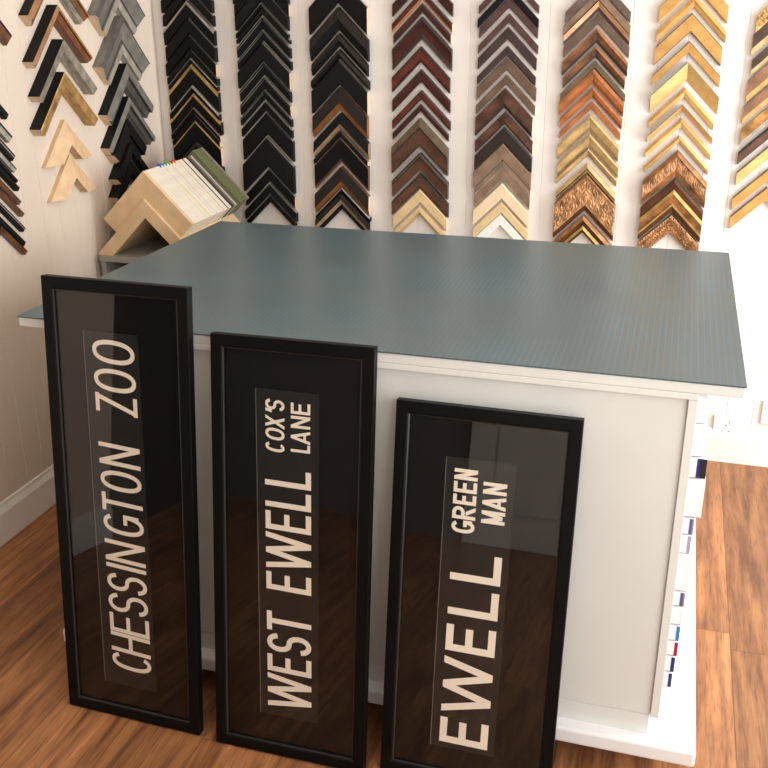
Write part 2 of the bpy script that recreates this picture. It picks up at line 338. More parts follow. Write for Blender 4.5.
for xr, z1, z0, tabs, lab in CARDS:
    t = thing('sample_pack', lab, 'card pack', (.081, 1.705, z0), group='card packs along the right end of the counter')
    wd = xr-.081; h = z1-z0
    mb = MB(); mb.box((0, 0, 0), (wd, .24, h), bev=.0006); mb.build('pack', M['card'], t)
    mb = MB(); mb.box((.0005, -.0006, .0002), (wd-.0004, 0, .0014)); mb.build('rule', M['cardline'], t)
    if tabs:
        tw = wd*.34 if len(tabs) == 1 else (wd*.6 if tabs[1] == 'blk' else wd*.42)
        x = wd-tw
        for j, tn in enumerate(tabs):
            q = tw if len(tabs) == 1 else ((tw*.3 if tabs[1] == 'blk' else tw*.6) if j == 0 else wd-.0002-x)
            mb = MB(); mb.box((x, -.0009, .0016), (min(x+q, wd-.0002), -.0001, h-.0006)); mb.build('colour_tab', M['tab_'+tn], t); x += q

# ---------------------------------------------------------------- sockets on the back wall
M['plastic'] = mat('socket_plastic', (240, 240, 238), rough=.3, var=.01)
M['hole'] = mat('socket_hole', (120, 118, 114), rough=.6)
for x, z, lab in ((.259, .131, 'white square wall socket low on the back wall, right of the counter'), (.412, .203, 'white wall socket cut by the right edge of the photo')):
    t = thing('wall_socket', lab, 'socket', (x, WY, z), group='wall sockets')
    mb = MB(); mb.box((-.043, -.009, -.043), (.043, 0, .043), bev=.003); mb.build('plate', M['plastic'], t)
    mb = MB(); mb.box((.012, -.012, .012), (.026, -.0088, .032), bev=.001); mb.build('switch', M['plastic'], t)
    mb = MB()
    for a, b, w, h in ((0, .008, .004, .008), (-.011, -.014, .0065, .004), (.011, -.014, .0065, .004)): mb.box((a-w/2, -.0095, b-h/2), (a+w/2, -.0088, b+h/2))
    mb.build('pin_holes', M['hole'], t)

# ---------------------------------------------------------------- grey shelf unit, stand and mount-board samples
M['greyshelf'] = mat('grey_shelf_paint', (150, 148, 142), rough=.45, var=.02)
M['mdf'] = mat('mdf_board', (218, 188, 148), rough=.6, var=.04, scale=(20, 20, 20))
sx0, sx1, sy0, sy1 = WX+.02, -.55, 2.772, WY-.02
t = thing('shelf_unit', 'low grey shelf unit in the corner behind the counter', 'shelf', ((sx0+sx1)/2, (sy0+sy1)/2, 0))
def S(mb):
    mb.v = [(x-(sx0+sx1)/2, y-(sy0+sy1)/2, z) for x, y, z in mb.v]; return mb
mb = MB(); mb.box((sx0, sy0, .717), (sx1, sy1, .735), bev=.001); S(mb).build('top', M['greyshelf'], t)
for x in (sx0+.004, (sx0+sx1)/2-.009, sx1-.022):
    mb = MB(); mb.box((x, sy0+.003, 0), (x+.018, sy1, .7168), bev=.001); S(mb).build('side_panel', M['greyshelf'], t)
for z in (.06, .38):
    for xa, xb in ((sx0+.0222, (sx0+sx1)/2-.0092), ((sx0+sx1)/2+.0092, sx1-.0222)):
        mb = MB(); mb.box((xa, sy0+.006, z), (xb, sy1, z+.018)); S(mb).build('shelf', M['greyshelf'], t)
mb = MB(); mb.box((sx0+.0222, sy1-.008, .0785), (sx1-.0222, sy1-.001, .716)); S(mb).build('back_panel', M['greyshelf'], t)

VX, VZ = -1.661, .735
def chevron_poly(za, wv, run, square=True):
    """outline of an inverted V in (x, z): apex height za, vertical thickness wv, arms reaching run sideways; ends cut square to the arm"""
    e = wv/2
    return [(0, za), (run, za-run), (run-e, za-run-e), (0, za-wv), (-run+e, za-run-e), (-run, za-run)]
t = thing('sample_stand', 'pale MDF stand shaped like an inverted V on the grey shelf unit', 'stand', (VX, 2.79, VZ))
za = .196  # apex height over the shelf
for sg, nm in ((-1, 'sloping_board'), (1, 'sloping_board')):
    mb = MB(); wv = .06
    poly = [(0, za), (sg*za, 0), (sg*(za-wv), 0), (0, za-wv)]
    mb.prism(poly, lambda a, b, d: (a, d, b), 0, .41); mb.build(nm, M['mdf'], t)
mb = MB(); poly = [(0, za+.003), (za-.05, .053), (za-.05-.012, .053-.012), (0, za-.021), (-za+.012, .012), (-za+.002, .004)]
SH = []
y = .012
SAMP = [('mdf', .014, 0., 'tan board sample at the front of the stack on the stand')]
SAMP += [('cream', .006, 0, None)]*16 + [('yellow', .004, 0, 'pale yellow mount board sample among the cream ones in the stack')] + [('cream', .006, 0, None)]*7
SAMP += [('lgrey', .004, 0, 'light grey mount board sample among the cream ones in the stack')] + [('cream', .006, 0, None)]*7 + [('pink', .004, 0, 'dusty pink mount board sample among the cream ones in the stack')] + [('cream', .006, 0, None)]*4
SAMP += [('charcoal', .007, .0, 'charcoal mount board sample between cream ones near the back of the stack')] + [('cream', .006, .0, None)]*3
SAMP += [('mblack', .011, 0., 'black mount board sample behind the last cream ones'), ('umber', .012, .0, 'dark brown mount board sample behind the black one'), ('cgrey', .009, .002, 'mid grey mount board sample behind the dark brown one'), ('cream2', .005, .002, 'thin ivory mount board sample behind the mid grey one'), ('dgrey', .008, .004, 'dark grey mount board sample against the olive one')]
SAMP += [('olive', .056, .018, 'thick olive green mount board sample, tallest, at the back of the stack'), ('rgrey', .012, .02, 'grey backing board behind the olive green sample')]
SC_ = {'cream': (224, 213, 196), 'yellow': (222, 200, 142), 'lgrey': (188, 184, 176), 'pink': (196, 160, 140), 'charcoal': (52, 48, 46), 'mblack': (38, 36, 36), 'umber': (92, 74, 62), 'cgrey': (132, 126, 120), 'cream2': (220, 206, 176), 'dgrey': (96, 90, 84), 'olive': (98, 102, 66), 'rgrey': (138, 126, 110)}
for k, v in SC_.items(): M['s_'+k] = mat('mount_board_'+k, v, rough=.75, var=.03, scale=(30, 30, 30))
M['s_mdf'] = M['mdf']
total = sum(s[1] for s in SAMP); kf = .432/total
proto = None
TABY = {}
idx = 0
for nm, th, dz, lab in SAMP:
    th *= kf
    jit = random.uniform(-.0012, .0012) if nm == 'cream' else 0
    mb = MB(); poly = chevron_poly(0, .09+max(dz, -.01), .165+dz*.5)
    mb.prism(poly, lambda a, b, d: (a, d, b), 0, th*.9)
    o = mb.build('mount_sample', M['s_'+nm]); o.location = (VX, 2.79+y, VZ+za+.09+max(dz, -.01)+.0006+(jit if jit > 0 else 0))
    if lab: tag(o, lab, 'mount sample', 'mount board samples on the stand')
    else: tag(o, 'cream mount board sample in the middle of the stack on the stand', 'mount sample', 'cream mount board samples')
    idx += 1
    if idx in (15, 18, 21, 24, 27, 30): TABY[idx] = (y, o)
    y += th
TABC = {15: (46, 92, 190), 18: (80, 160, 210), 21: (70, 170, 70), 24: (90, 180, 60), 27: (214, 40, 44), 30: (224, 80, 60)}
for k, (yy, o) in TABY.items():
    m = mat('index_tab_%d' % k, TABC[k], rough=.5)
    mb = MB(); mb.box((-.007, .0004, -.006), (.007, .0044, .006), bev=.0006); q = mb.build('index_tab', m, o)

# ---------------------------------------------------------------- three framed bus blinds
M['fblack'] = mat('black_frame_stain', (6, 6, 6), rough=.5, var=.1, scale=(40, 40, 4), spec=.18)
M['flip'] = mat('frame_lip_stain', (40, 38, 37), rough=.3, var=.05)
M['mount'] = mat('black_mount_card', (7, 6, 6), rough=.9, var=.1, spec=.1)
M['blind'] = mat('blind_cloth_black', (21, 20, 19), rough=.65, var=.08, spec=.3)
M['blindlitedge'] = mat('blind_lit_edge', (120, 116, 108), rough=.5)
M['backbrown'] = mat('backing_hardboard', (92, 66, 46), rough=.8)
M['letter'] = mat('blind_lettering_cream', (243, 231, 212), rough=.6, var=.02)

class Glyphs:
    """stroke lettering: u runs along the line of text, v up from the baseline"""
    def __init__(s, sw): s.sw = sw; s.q = []
    def diag(s, xa, ya, xb, yb, sc=1.):
        L = math.hypot(xb-xa, yb-ya); hw = s.sw*sc*L/abs(yb-ya)/2
        s.q.append([(xa-hw, ya), (xa+hw, ya), (xb+hw, yb), (xb-hw, yb)])
    def rect(s, x0, y0, x1, y1): s.q.append([(x0, y0), (x1, y0), (x1, y1), (x0, y1)])
    def path(s, pts, closed=False):
        n = len(pts); h = s.sw/2; off = []
        for i in range(n):
            a = pts[(i-1) % n] if closed or i > 0 else pts[i]; b = pts[(i+1) % n] if closed or i < n-1 else pts[i]
            dx, dy = b[0]-a[0], b[1]-a[1]; L = math.hypot(dx, dy) or 1
            off.append((-dy/L*h, dx/L*h))
        for i in range(n if closed else n-1):
            j = (i+1) % n; p, q = pts[i], pts[j]
            s.q.append([(p[0]+off[i][0], p[1]+off[i][1]), (p[0]-off[i][0], p[1]-off[i][1]), (q[0]-off[j][0], q[1]-off[j][1]), (q[0]+off[j][0], q[1]+off[j][1])])
    def glyph(s, ch, u0, u1, H):
        q0 = len(s.q); sw = s.sw; W = u1-u0; h = sw/2; cx = W/2
        def arc(cx, cy, rx, ry, a0, a1, n=26, e=2.35):
            out = []
            for i in range(n+1):
                t = math.radians(a0+(a1-a0)*i/n); c, d = math.cos(t), math.sin(t)
                out.append((cx+rx*math.copysign(abs(c)**(2/e), c), cy+ry*math.copysign(abs(d)**(2/e), d)))
            return out
        rx, ry = W/2-h, H/2-h
        if ch == 'O': s.path(arc(cx, H/2, rx, ry, 0, 360-360/40, 39), True)
        elif ch == 'C': s.path(arc(cx, H/2, rx, ry, 42, 318))
        elif ch == 'G':
            s.path(arc(cx, H/2, rx, ry, 42, 352)); s.rect(W-sw, .12*H, W, .5*H); s.rect(W*.5, .5*H-sw, W, .5*H)
        elif ch == 'S':
            r4 = (H-sw)/4; s.path(arc(cx, H-h-r4, rx, r4, 10, 270, 22, 2.1)+arc(cx, h+r4, rx, r4, 90, -170, 22, 2.1)[1:])
        elif ch == 'I': s.rect(cx-h, 0, cx+h, H)
        elif ch == 'H': s.rect(0, 0, sw, H); s.rect(W-sw, 0, W, H); s.rect(sw, H*.5-h, W-sw, H*.5+h)
        elif ch == 'E':
            s.rect(0, 0, sw, H); s.rect(sw, 0, W, sw); s.rect(sw, H-sw, W, H); s.rect(sw, H*.53-h, W*.9, H*.53+h)
        elif ch == 'L': s.rect(0, 0, sw, H); s.rect(sw, 0, W, sw)
        elif ch == 'T': s.rect(cx-h, 0, cx+h, H-sw); s.rect(0, H-sw, W, H)
        elif ch == 'N': s.rect(0, 0, sw, H); s.rect(W-sw, 0, W, H); s.diag(h, H, W-h, 0)
        elif ch == 'M': s.rect(0, 0, sw, H); s.rect(W-sw, 0, W, H); s.diag(h, H, cx, H*.1); s.diag(W-h, H, cx, H*.1)
        elif ch == 'W':
            k = h*1.05; s.diag(k, H, W*.27, 0); s.diag(W*.27, 0, W*.5, H); s.diag(W*.5, H, W*.73, 0); s.diag(W*.73, 0, W-k, H)
        elif ch == 'A': s.diag(h, 0, cx, H); s.diag(W-h, 0, cx, H); s.rect(W*.24, H*.22, W*.76, H*.22+sw*.9)
        elif ch == 'X': s.diag(h, 0, W-h, H); s.diag(W-h, 0, h, H)
        elif ch == 'Z': s.rect(0, 0, W, sw); s.rect(0, H-sw, W, H); s.diag(h*1.3, sw*.5, W-h*1.3, H-sw*.5)
        elif ch == 'R':
            s.rect(0, 0, sw, H); r = H*.27-h
            s.path([(sw*.5, H-h)]+arc(W-h-r, H-h-r, r, r, 90, -90, 14, 2)+[(sw*.5, H-h-2*r)]); s.diag(W*.45, H*.5-h, W-h, 0)
        elif ch == "'": s.diag(cx-h*.4, H*.66, cx+h*.3, H)
        s.q[q0:] = [[(a+u0, b) for a, b in q] for q in s.q[q0:]]

def framed_blind(loc, rz, tilt, w, h, label, strip, lines, dep=.02, roll=0.):
    t = thing('framed_blind', label, 'framed sign', loc, (-tilt, roll, rz), 'framed bus blinds leaning on the counter')
    t.rotation_mode = 'YXZ'
    fw = .0255
    # mitred moulding, one continuous frame; local x = width, y = depth (front 0), z = height
    prof = [(0, dep), (0, .0008), (.0008, 0), (fw-.003, .0), (fw, .002)]
    lipp = [(fw, .002), (fw+.0022, .0035), (fw+.0022, .006)]
    inner = [(fw+.0022, .012), (fw, dep-.004), (0, dep)]
    def ring(pr):
        mb = MB(); n = len(pr); vs = []
        for (s, y) in pr: vs += [(s, y, s), (w-s, y, s), (w-s, y, h-s), (s, y, h-s)]
        fs = []
        for j in range(n-1):
            for k in range(4): fs.append((j*4+k, j*4+(k+1) % 4, (j+1)*4+(k+1) % 4, (j+1)*4+k))
        mb.add(vs, fs); return mb
    ring(prof+[(fw, dep-.004), (0, dep)]).build('frame', M['fblack'], t)
    ring(lipp+[(fw, .006), (fw, .002)]).build('frame_lip', M['flip'], t)
    mb = MB(); mb.box((fw-.004, .0065, fw-.004), (w-fw+.004, .0085, h-fw+.004)); mb.build('glass', M['glass'], t)
    mb = MB(); mb.box((fw-.004, .013, fw-.004), (w-fw+.004, .016, h-fw+.004)); mb.build('backing', M['mount'], t)
    mb = MB(); mb.box((.02, dep-.0035, .02), (w-.02, dep+.004, h-.02)); mb.build('back_board', M['backbrown'], t)
    for bx in (.03, w-.05):
        mb = MB(); mb.cyl((bx+.01, dep+.0085, h-.045), .009, .009, 'y', 16, bev=.001); mb.build('bumper', M['backbrown'], t)
    (s0b, s1b, t0), (s0t, s1t, t1) = strip
    y = .0115
    def quad(mb, pts, ya, yb, mi=0):
        mb.add([(a, ya, b) for a, b in pts]+[(a, yb, b) for a, b in pts], [(0, 1, 2, 3), (4, 5, 6, 7), (0, 1, 5, 4), (1, 2, 6, 5), (2, 3, 7, 6), (3, 0, 4, 7)], mi)
    mb = MB(); quad(mb, [(s0b, t0), (s1b, t0), (s1t, t1), (s0t, t1)], y, .0128)
    st = mb.build('blind_strip', M['blind'], t)
    e = .0012; mb = MB()
    quad(mb, [(s0b, t0), (s0b+e, t0), (s0t+e, t1), (s0t, t1)], y-.0003, y-.0001)  # strip's left edge; the light it catches is painted as a pale line
    mb.build('strip_lit_edge', M['blindlitedge'], st)
    for word, base0, base1, H, sw, shear in lines:
        a0, a1 = word[0][1], word[-1][2]
        for ch, ua, ub in word:
            g = Glyphs(sw); g.glyph(ch, ua, ub, H); mb = MB()
            for qi, q in enumerate(g.q):
                P = []
                for u, v in q:
                    uu = u+shear*(v-H/2)
                    base = base0+(base1-base0)*(uu-a0)/(a1-a0)
                    P.append((base-v, uu))
                mb.add([(a, y-.0004-.00004*(qi % 5), b) for a, b in P], [(0, 1, 2, 3)])
            mb.build('letter', M['letter'], st)
    return t

framed_blind((-1.235, 1.5295, .0024), -.027, .115, .3405, 1.0122, 'tall black framed blind reading CHESSINGTON ZOO, leftmost against the counter',
    ((.0935, .2275, .078), (.087, .2165, .903)), [(T1, .2175, .208, .1005, .0096, .06)], roll=-.005)
framed_blind((-.850, 1.5145, .0028), -.004, .137, .3435, .9252, "black framed blind reading WEST EWELL COX'S LANE, middle of the three",
    ((.102, .2345, .09), (.0925, .2285, .819)), [(T2, .2205, .2135, .1005, .0116, .015), (T2a, .156, .1555, .0415, .006, .1), (T2b, .211, .2105, .0415, .006, .0)], roll=-.007)
framed_blind((-.4775, 1.541, .0031), -.0047, .1527, .360, .8165, 'shorter black framed blind reading EWELL GREEN MAN, rightmost of the three',
    ((.1035, .2385, .076), (.103, .241, .711)), [(T3, .2245, .227, .102, .0152, .0), (T3a, .168, .168, .0465, .0074, .0), (T3b, .2265, .2265, .0465, .0074, .0)])

# ---------------------------------------------------------------- moulding corner samples on the walls
def wood(name, rgb, rough=.4, var=.14, **k): M[name] = mat(name, rgb, rough=rough, var=var, scale=(26, 26, 60), **k)
wood('black', (13, 12, 12), .6, .1, spec=.22); wood('blacksatin', (10, 9, 9), .55, .1, spec=.2); wood('greyside', (146, 138, 128), .5); wood('blackbrown', (36, 29, 25), .55, spec=.25)
wood('greylip', (150, 142, 132), .35); wood('goldlip', (176, 146, 84), .35, metal=.5); wood('brownlip', (96, 78, 64)); wood('copperlip', (150, 96, 46), .35, metal=.4)
wood('tanlip', (146, 122, 96)); wood('rimbrown', (92, 58, 36))
wood('mahog', (68, 32, 26), .4, spec=.3); wood('redmahog', (92, 42, 30), .4, spec=.3); wood('mahogdark', (44, 24, 20), .35); wood('mahogmid', (54, 28, 24), .4, spec=.3); wood('orangelip', (196, 112, 52), .35)
wood('bronzebrown', (98, 82, 62), .35, metal=.4); wood('brown', (86, 56, 42), .4); wood('browndark', (48, 36, 28)); wood('pale', (218, 188, 142), .5, .05); wood('pale2', (196, 168, 126), .5, .05)
wood('purple', (78, 54, 52)); wood('purpledark', (60, 44, 42)); wood('greybrown', (98, 78, 64)); wood('mottle', (78, 48, 36), .4, .35); wood('choc', (44, 34, 28)); wood('taupe', (130, 106, 86)); wood('silverline', (190, 182, 172), .3, metal=.6)
wood('cream', (232, 208, 172), .5, .03); wood('creamgold', (220, 192, 146), .45, .04); wood('white', (240, 236, 228), .45, .02)
wood('darktaupe', (96, 78, 70)); wood('copperpale', (222, 172, 132), .3, metal=.3); wood('purpbrown', (72, 52, 50)); wood('walnut', (98, 62, 40), .35, .3); wood('walnutlight', (150, 94, 50), .35, .2); wood('olivebrown', (100, 84, 60)); wood('orange', (160, 96, 52), .3, .15); wood('orangedark', (146, 82, 40), .3); wood('beigegold', (190, 158, 106), .38, metal=.35); wood('beigegoldd', (158, 128, 82), .38, metal=.35)
wood('ornbronze', (176, 130, 88), .4, .25, metal=.3); wood('bronze', (150, 104, 64), .34, .25, metal=.55); wood('bronzedark', (92, 58, 36), .34, metal=.5)
wood('gold', (204, 156, 90), .4, .08, metal=.45); wood('goldbright', (230, 192, 126), .38, .06, metal=.5); wood('golddark', (120, 86, 44), .4); wood('olivegold', (146, 120, 66), .35, metal=.6)
wood('carved', (206, 168, 108), .4, .2, metal=.3); wood('darkwood', (72, 52, 44)); wood('brownwood', (134, 96, 70)); wood('mottlegold', (164, 120, 66), .36, .35, metal=.4)
wood('grey', (112, 108, 100), .4, .12); wood('greydark', (74, 70, 66), .4); wood('greypale', (150, 144, 132), .4)
wood('nat', (216, 182, 142), .5, .06); wood('nat2', (204, 168, 126), .5, .06); wood('raw', (214, 186, 156), .7, .06); wood('brownridge', (146, 102, 64), .38); wood('brownridged', (116, 70, 40), .35); wood('silverleaf', (158, 150, 136), .35, .2, metal=.5, bump=.3); wood('goldleaf', (176, 138, 84), .35, .2, metal=.4)

# profile: list of (share of width, height at outer edge, height at inner edge, material); then depth, outer side, inner side, description
F = lambda m, d=.026, desc='', b=.08: ([(b, .86, 1, m), (1-2*b, 1, 1, m), (b, 1, .86, m)], d, m, m, desc)
P = {
 'blk': (F('black')[0], .026, 'greyside', 'black', 'black wooden'), 'blksat': (F('blacksatin')[0], .024, 'greyside', 'blacksatin', 'satin black'),
 'blkgreylip': ([(.2, .95, 1, 'greylip'), (.8, .95, .8, 'black')], .026, 'greylip', 'black', 'black wooden, grey-edged'),
 'greylipblk': ([(.3, .9, 1, 'greylip'), (.7, .9, .8, 'black')], .026, 'greylip', 'black', 'black wooden, silver-grey-rimmed'),
 'goldlipblk': ([(.22, .9, 1, 'goldlip'), (.78, .92, .75, 'black')], .026, 'goldlip', 'black', 'black wooden, gold-rimmed'),
 'thingoldlipblk': ([(.1, .9, 1, 'goldlip'), (.9, .95, .9, 'black')], .024, 'goldlip', 'black', 'wide black wooden, thin-gold-rimmed'),
 'brownlipblk': ([(.25, .9, 1, 'brownlip'), (.75, .92, .8, 'black')], .026, 'brownlip', 'black', 'black wooden, brown-rimmed'),
 'brownblk': ([(.5, .85, 1, 'blackbrown'), (.5, .95, .6, 'black')], .03, 'blackbrown', 'black', 'brown-black wooden'),
 'blkstep': ([(.25, .8, 1, 'black'), (.06, .8, .8, 'greylip'), (.69, .85, .7, 'black')], .026, 'greyside', 'black', 'black wooden, silver-lined'),
 'coppinblk': ([(.72, .85, 1, 'blackbrown'), (.28, .8, .6, 'copperlip')], .03, 'rimbrown', 'copperlip', 'dark brown, copper-inner-edged'),
 'taninblk': ([(.66, .85, 1, 'black'), (.34, .8, .6, 'tanlip')], .03, 'blackbrown', 'tanlip', 'black wooden, tan-inner-edged'),
 'brninblk': ([(.06, .9, 1, 'rimbrown'), (.84, .98, .9, 'blacksatin'), (.1, .8, .7, 'rimbrown')], .026, 'blacksatin', 'rimbrown', 'wide black, brown-edged'),
 'tanmidblk': ([(.4, .85, 1, 'blackbrown'), (.28, .95, .75, 'tanlip'), (.32, .7, .6, 'black')], .028, 'black', 'black', 'black wooden, tan-striped'),
 'mahog': F('mahogmid', .024, 'dark mahogany'), 'orinmahog': ([(.2, .9, 1, 'mahogdark'), (.6, .95, .8, 'mahog'), (.2, .75, .6, 'orangelip')], .024, 'mahogdark', 'orangelip', 'mahogany, orange-inner-edged'),
 'mahogedge': ([(.22, .9, 1, 'mahogdark'), (.55, .95, .85, 'mahog'), (.23, .85, .75, 'mahogdark')], .022, 'mahogdark', 'mahogdark', 'dark-edged mahogany'),
 'mahogscoop': ([(.15, .9, 1, 'mahogdark'), (.3, .95, .7, 'mahogmid'), (.3, .7, .65, 'mahog'), (.25, .65, .8, 'mahogdark')], .028, 'mahogdark', 'mahogdark', 'wide scooped mahogany'),
 'redmahogedge': ([(.24, .9, 1, 'mahogdark'), (.56, .95, .85, 'redmahog'), (.2, .85, .75, 'mahogdark')], .024, 'mahogdark', 'mahogdark', 'reddish dark-edged mahogany'),
 'bronzelipbrown': ([(.3, .8, 1, 'bronzebrown'), (.08, .9, .8, 'browndark'), (.55, .8, .7, 'brown'), (.07, .7, .7, 'browndark')], .03, 'bronzebrown', 'browndark', 'wide brown wooden, bronze-rimmed'),
 'bronzethinbrown': ([(.12, .9, 1, 'browndark'), (.12, 1, .95, 'bronzebrown'), (.08, .8, .8, 'browndark'), (.68, .85, .75, 'brown')], .028, 'browndark', 'browndark', 'brown wooden, bronze-lined'),
 'brownedge': ([(.2, .9, 1, 'browndark'), (.72, .95, .85, 'brown'), (.08, .8, .8, 'browndark')], .026, 'browndark', 'browndark', 'brown wooden, dark-edged'),
 'palewood': F('pale', .022, 'pale blond wooden'), 'palewoodstep': ([(.6, .9, 1, 'pale'), (.4, .6, .5, 'pale2')], .024, 'pale', 'pale2', 'slim stepped blond wooden'),
 'purple': F('purple', .02, 'plum brown wooden'), 'purpledark': F('purpledark', .02, 'dark plum wooden'), 'greybrown': F('greybrown', .02, 'grey-brown wooden'),
 'mottlebrown': ([(.8, .9, 1, 'mottle'), (.2, .8, .7, 'browndark')], .026, 'browndark', 'browndark', 'mottled red-brown'),
 'darkchoc': F('choc', .026, 'dark chocolate'), 'taupe': F('taupe', .024, 'taupe wooden'),
 'taupesilver': ([(.3, .9, 1, 'taupe'), (.08, .8, .8, 'silverline'), (.54, .85, .85, 'taupe'), (.08, .8, .8, 'silverline')], .024, 'taupe', 'taupe', 'taupe wooden, silver-lined'),
 'cream': F('cream', .024, 'wide cream'), 'creamgold': F('creamgold', .022, 'creamy gold'), 'whitewood': F('white', .02, 'slim white'),
 'darktaupe': F('darktaupe', .024, 'dark taupe'), 'copperpurple': ([(.6, 1, .55, 'copperpale'), (.4, .55, .4, 'purpbrown')], .03, 'copperpale', 'purpbrown', 'pale copper and plum'),
 'walnut': ([(.25, .8, 1, 'walnutlight'), (.5, .95, .8, 'walnut'), (.25, .8, .7, 'browndark')], .028, 'walnutlight', 'browndark', 'striped walnut'),
 'olivebrown': F('olivebrown', .024, 'olive brown wooden'),
 'orange': ([(.3, .8, 1, 'orange'), (.4, 1, .9, 'orange'), (.3, .85, .6, 'orangedark')], .03, 'orange', 'orangedark', 'glossy orange-brown'),
 'orangethin': F('orange', .024, 'slim orange-brown'),
 'beigegold': ([(.2, .85, 1, 'beigegold'), (.55, 1, .75, 'beigegold'), (.25, .7, .6, 'beigegoldd')], .028, 'beigegold', 'beigegoldd', 'satin beige-gold'),
 'beigegoldlip': ([(.55, .8, 1, 'beigegold'), (.15, .8, .75, 'browndark'), (.3, .8, .7, 'beigegold')], .028, 'beigegold', 'beigegoldd', 'beige-gold, dark-lined'),
 'bronzescoop': ([(.25, .8, 1, 'bronze'), (.35, .8, .6, 'bronzedark'), (.2, .7, .8, 'goldlip'), (.2, .6, .6, 'bronzedark')], .034, 'bronze', 'bronzedark', 'scooped bronze'),
 'gold': F('gold', .024, 'wide gold'), 'goldstep': ([(.45, .8, 1, 'gold'), (.55, .85, .7, 'gold')], .024, 'gold', 'gold', 'stepped gold'),
 'goldedge': ([(.07, .9, 1, 'golddark'), (.86, 1, 1, 'gold'), (.07, 1, .9, 'golddark')], .022, 'golddark', 'golddark', 'flat gold, dark-edged'),
 'goldtop': ([(.1, .9, 1, 'golddark'), (.9, 1, .92, 'gold')], .022, 'golddark', 'golddark', 'gold, dark-topped'), 'lightgoldtop': ([(.1, .9, 1, 'golddark'), (.9, 1, .92, 'goldbright')], .022, 'golddark', 'golddark', 'light gold, dark-topped'),
 'goldbevel': ([(1., 1, .15, 'goldbright')], .03, 'olivegold', 'olivegold', 'sloping bright gold'),
 'goldridge': ([(.4, .7, 1, 'gold'), (.6, 1, .7, 'goldbright')], .024, 'gold', 'gold', 'slim ridged gold'),
 'bronzereverse': ([(.12, .6, .65, 'bronzedark'), (.2, .6, .6, 'bronzedark'), (.12, .8, .9, 'goldlip'), (.3, .85, .7, 'bronze'), (.08, .8, .8, 'goldlip'), (.18, .75, .6, 'bronzedark')], .036, 'bronzedark', 'bronzedark', 'wide striped antique bronze'),
 'ornatebronze': ([(.04, .9, 1, 'bronze'), (.8, .8, .75, 'ORN'), (.16, .7, .5, 'bronzedark')], .034, 'bronzedark', 'bronzedark', 'very wide carved bronze'),
 'ornatebeads': ([(.18, .7, 1, 'bronze'), (.55, .8, .75, 'ORN'), (.27, .7, .5, 'bronze')], .036, 'bronzedark', 'bronzedark', 'carved bronze, rosetted'),
 'ornateleaf': ([(1., .85, .6, 'ORN')], .03, 'bronzedark', 'bronzedark', 'leaf-carved bronze'),
 'carvedpale': ([(1., .8, .7, 'ORNP')], .03, 'carved', 'carved', 'carved pale gold'),
 'darkwoodgold': ([(.68, .85, 1, 'darkwood'), (.32, .8, .6, 'beigegold')], .028, 'darkwood', 'beigegold', 'dark wooden, gold-inner-edged'),
 'brownwoodgold': ([(.68, .85, 1, 'brownwood'), (.32, .8, .6, 'gold')], .028, 'darkwood', 'gold', 'brown wooden, gold-inner-edged'),
 'mottlegold': ([(.8, .85, 1, 'mottlegold'), (.2, .8, .6, 'greylip')], .028, 'bronze', 'greylip', 'mottled gold'),
 # left wall
 'brownsilver': ([(.35, .8, 1, 'brownridge'), (.35, .85, .7, 'brownridged'), (.3, .6, .5, 'silverleaf')], .042, 'black', 'silverleaf', 'deep brown-silver'),
 'blkbrownridge': ([(.45, .9, 1, 'brownridge'), (.1, .8, .8, 'brownridged'), (.45, .9, .7, 'brownridged')], .042, 'black', 'brownridged', 'black-sided brown ridged'),
 'blksilverleaf': ([(1., 1, .9, 'silverleaf')], .042, 'black', 'silverleaf', 'black-sided silver leaf'),
 'blkgoldleaf': ([(.15, .95, 1, 'goldleaf'), (.85, .97, .9, 'goldleaf')], .042, 'black', 'goldleaf', 'black-sided antique gold'),
 'natural': ([(.3, .5, .7, 'nat'), (.7, .7, 1, 'nat')], .03, 'nat', 'nat2', 'wide bare wooden'),
 'greywide': ([(.12, .8, 1, 'greydark'), (.5, .9, .6, 'grey'), (.13, .55, .55, 'greydark'), (.25, .65, .6, 'greypale')], .042, 'grey', 'greypale', 'very wide grey limed'),
 'blkgrey': ([(.55, .9, 1, 'grey'), (.45, .7, .65, 'greydark')], .04, 'black', 'greydark', 'black-sided grey'),
 'blknat': ([(.8, .9, 1, 'black'), (.2, .7, .6, 'black')], .04, 'black', 'brownlip', 'deep black'),
 'zblk': F('black', .026, 'black wooden'), 'zgrey': ([(.3, .9, 1, 'blackbrown'), (.7, .9, .8, 'greypale')], .026, 'black', 'grey', 'pale grey, dark-edged'), 'zbrown': ([(.2, .9, 1, 'black'), (.8, .95, .8, 'walnut')], .026, 'black', 'walnut', 'slim walnut'),
 'zdark': ([(.3, .9, 1, 'black'), (.15, .95, .9, 'greylip'), (.55, .9, .8, 'black')], .026, 'black', 'black', 'black, grey-lined'),
}
ORN = {'ORN': 'ornbronze', 'ORNP': 'carved'}

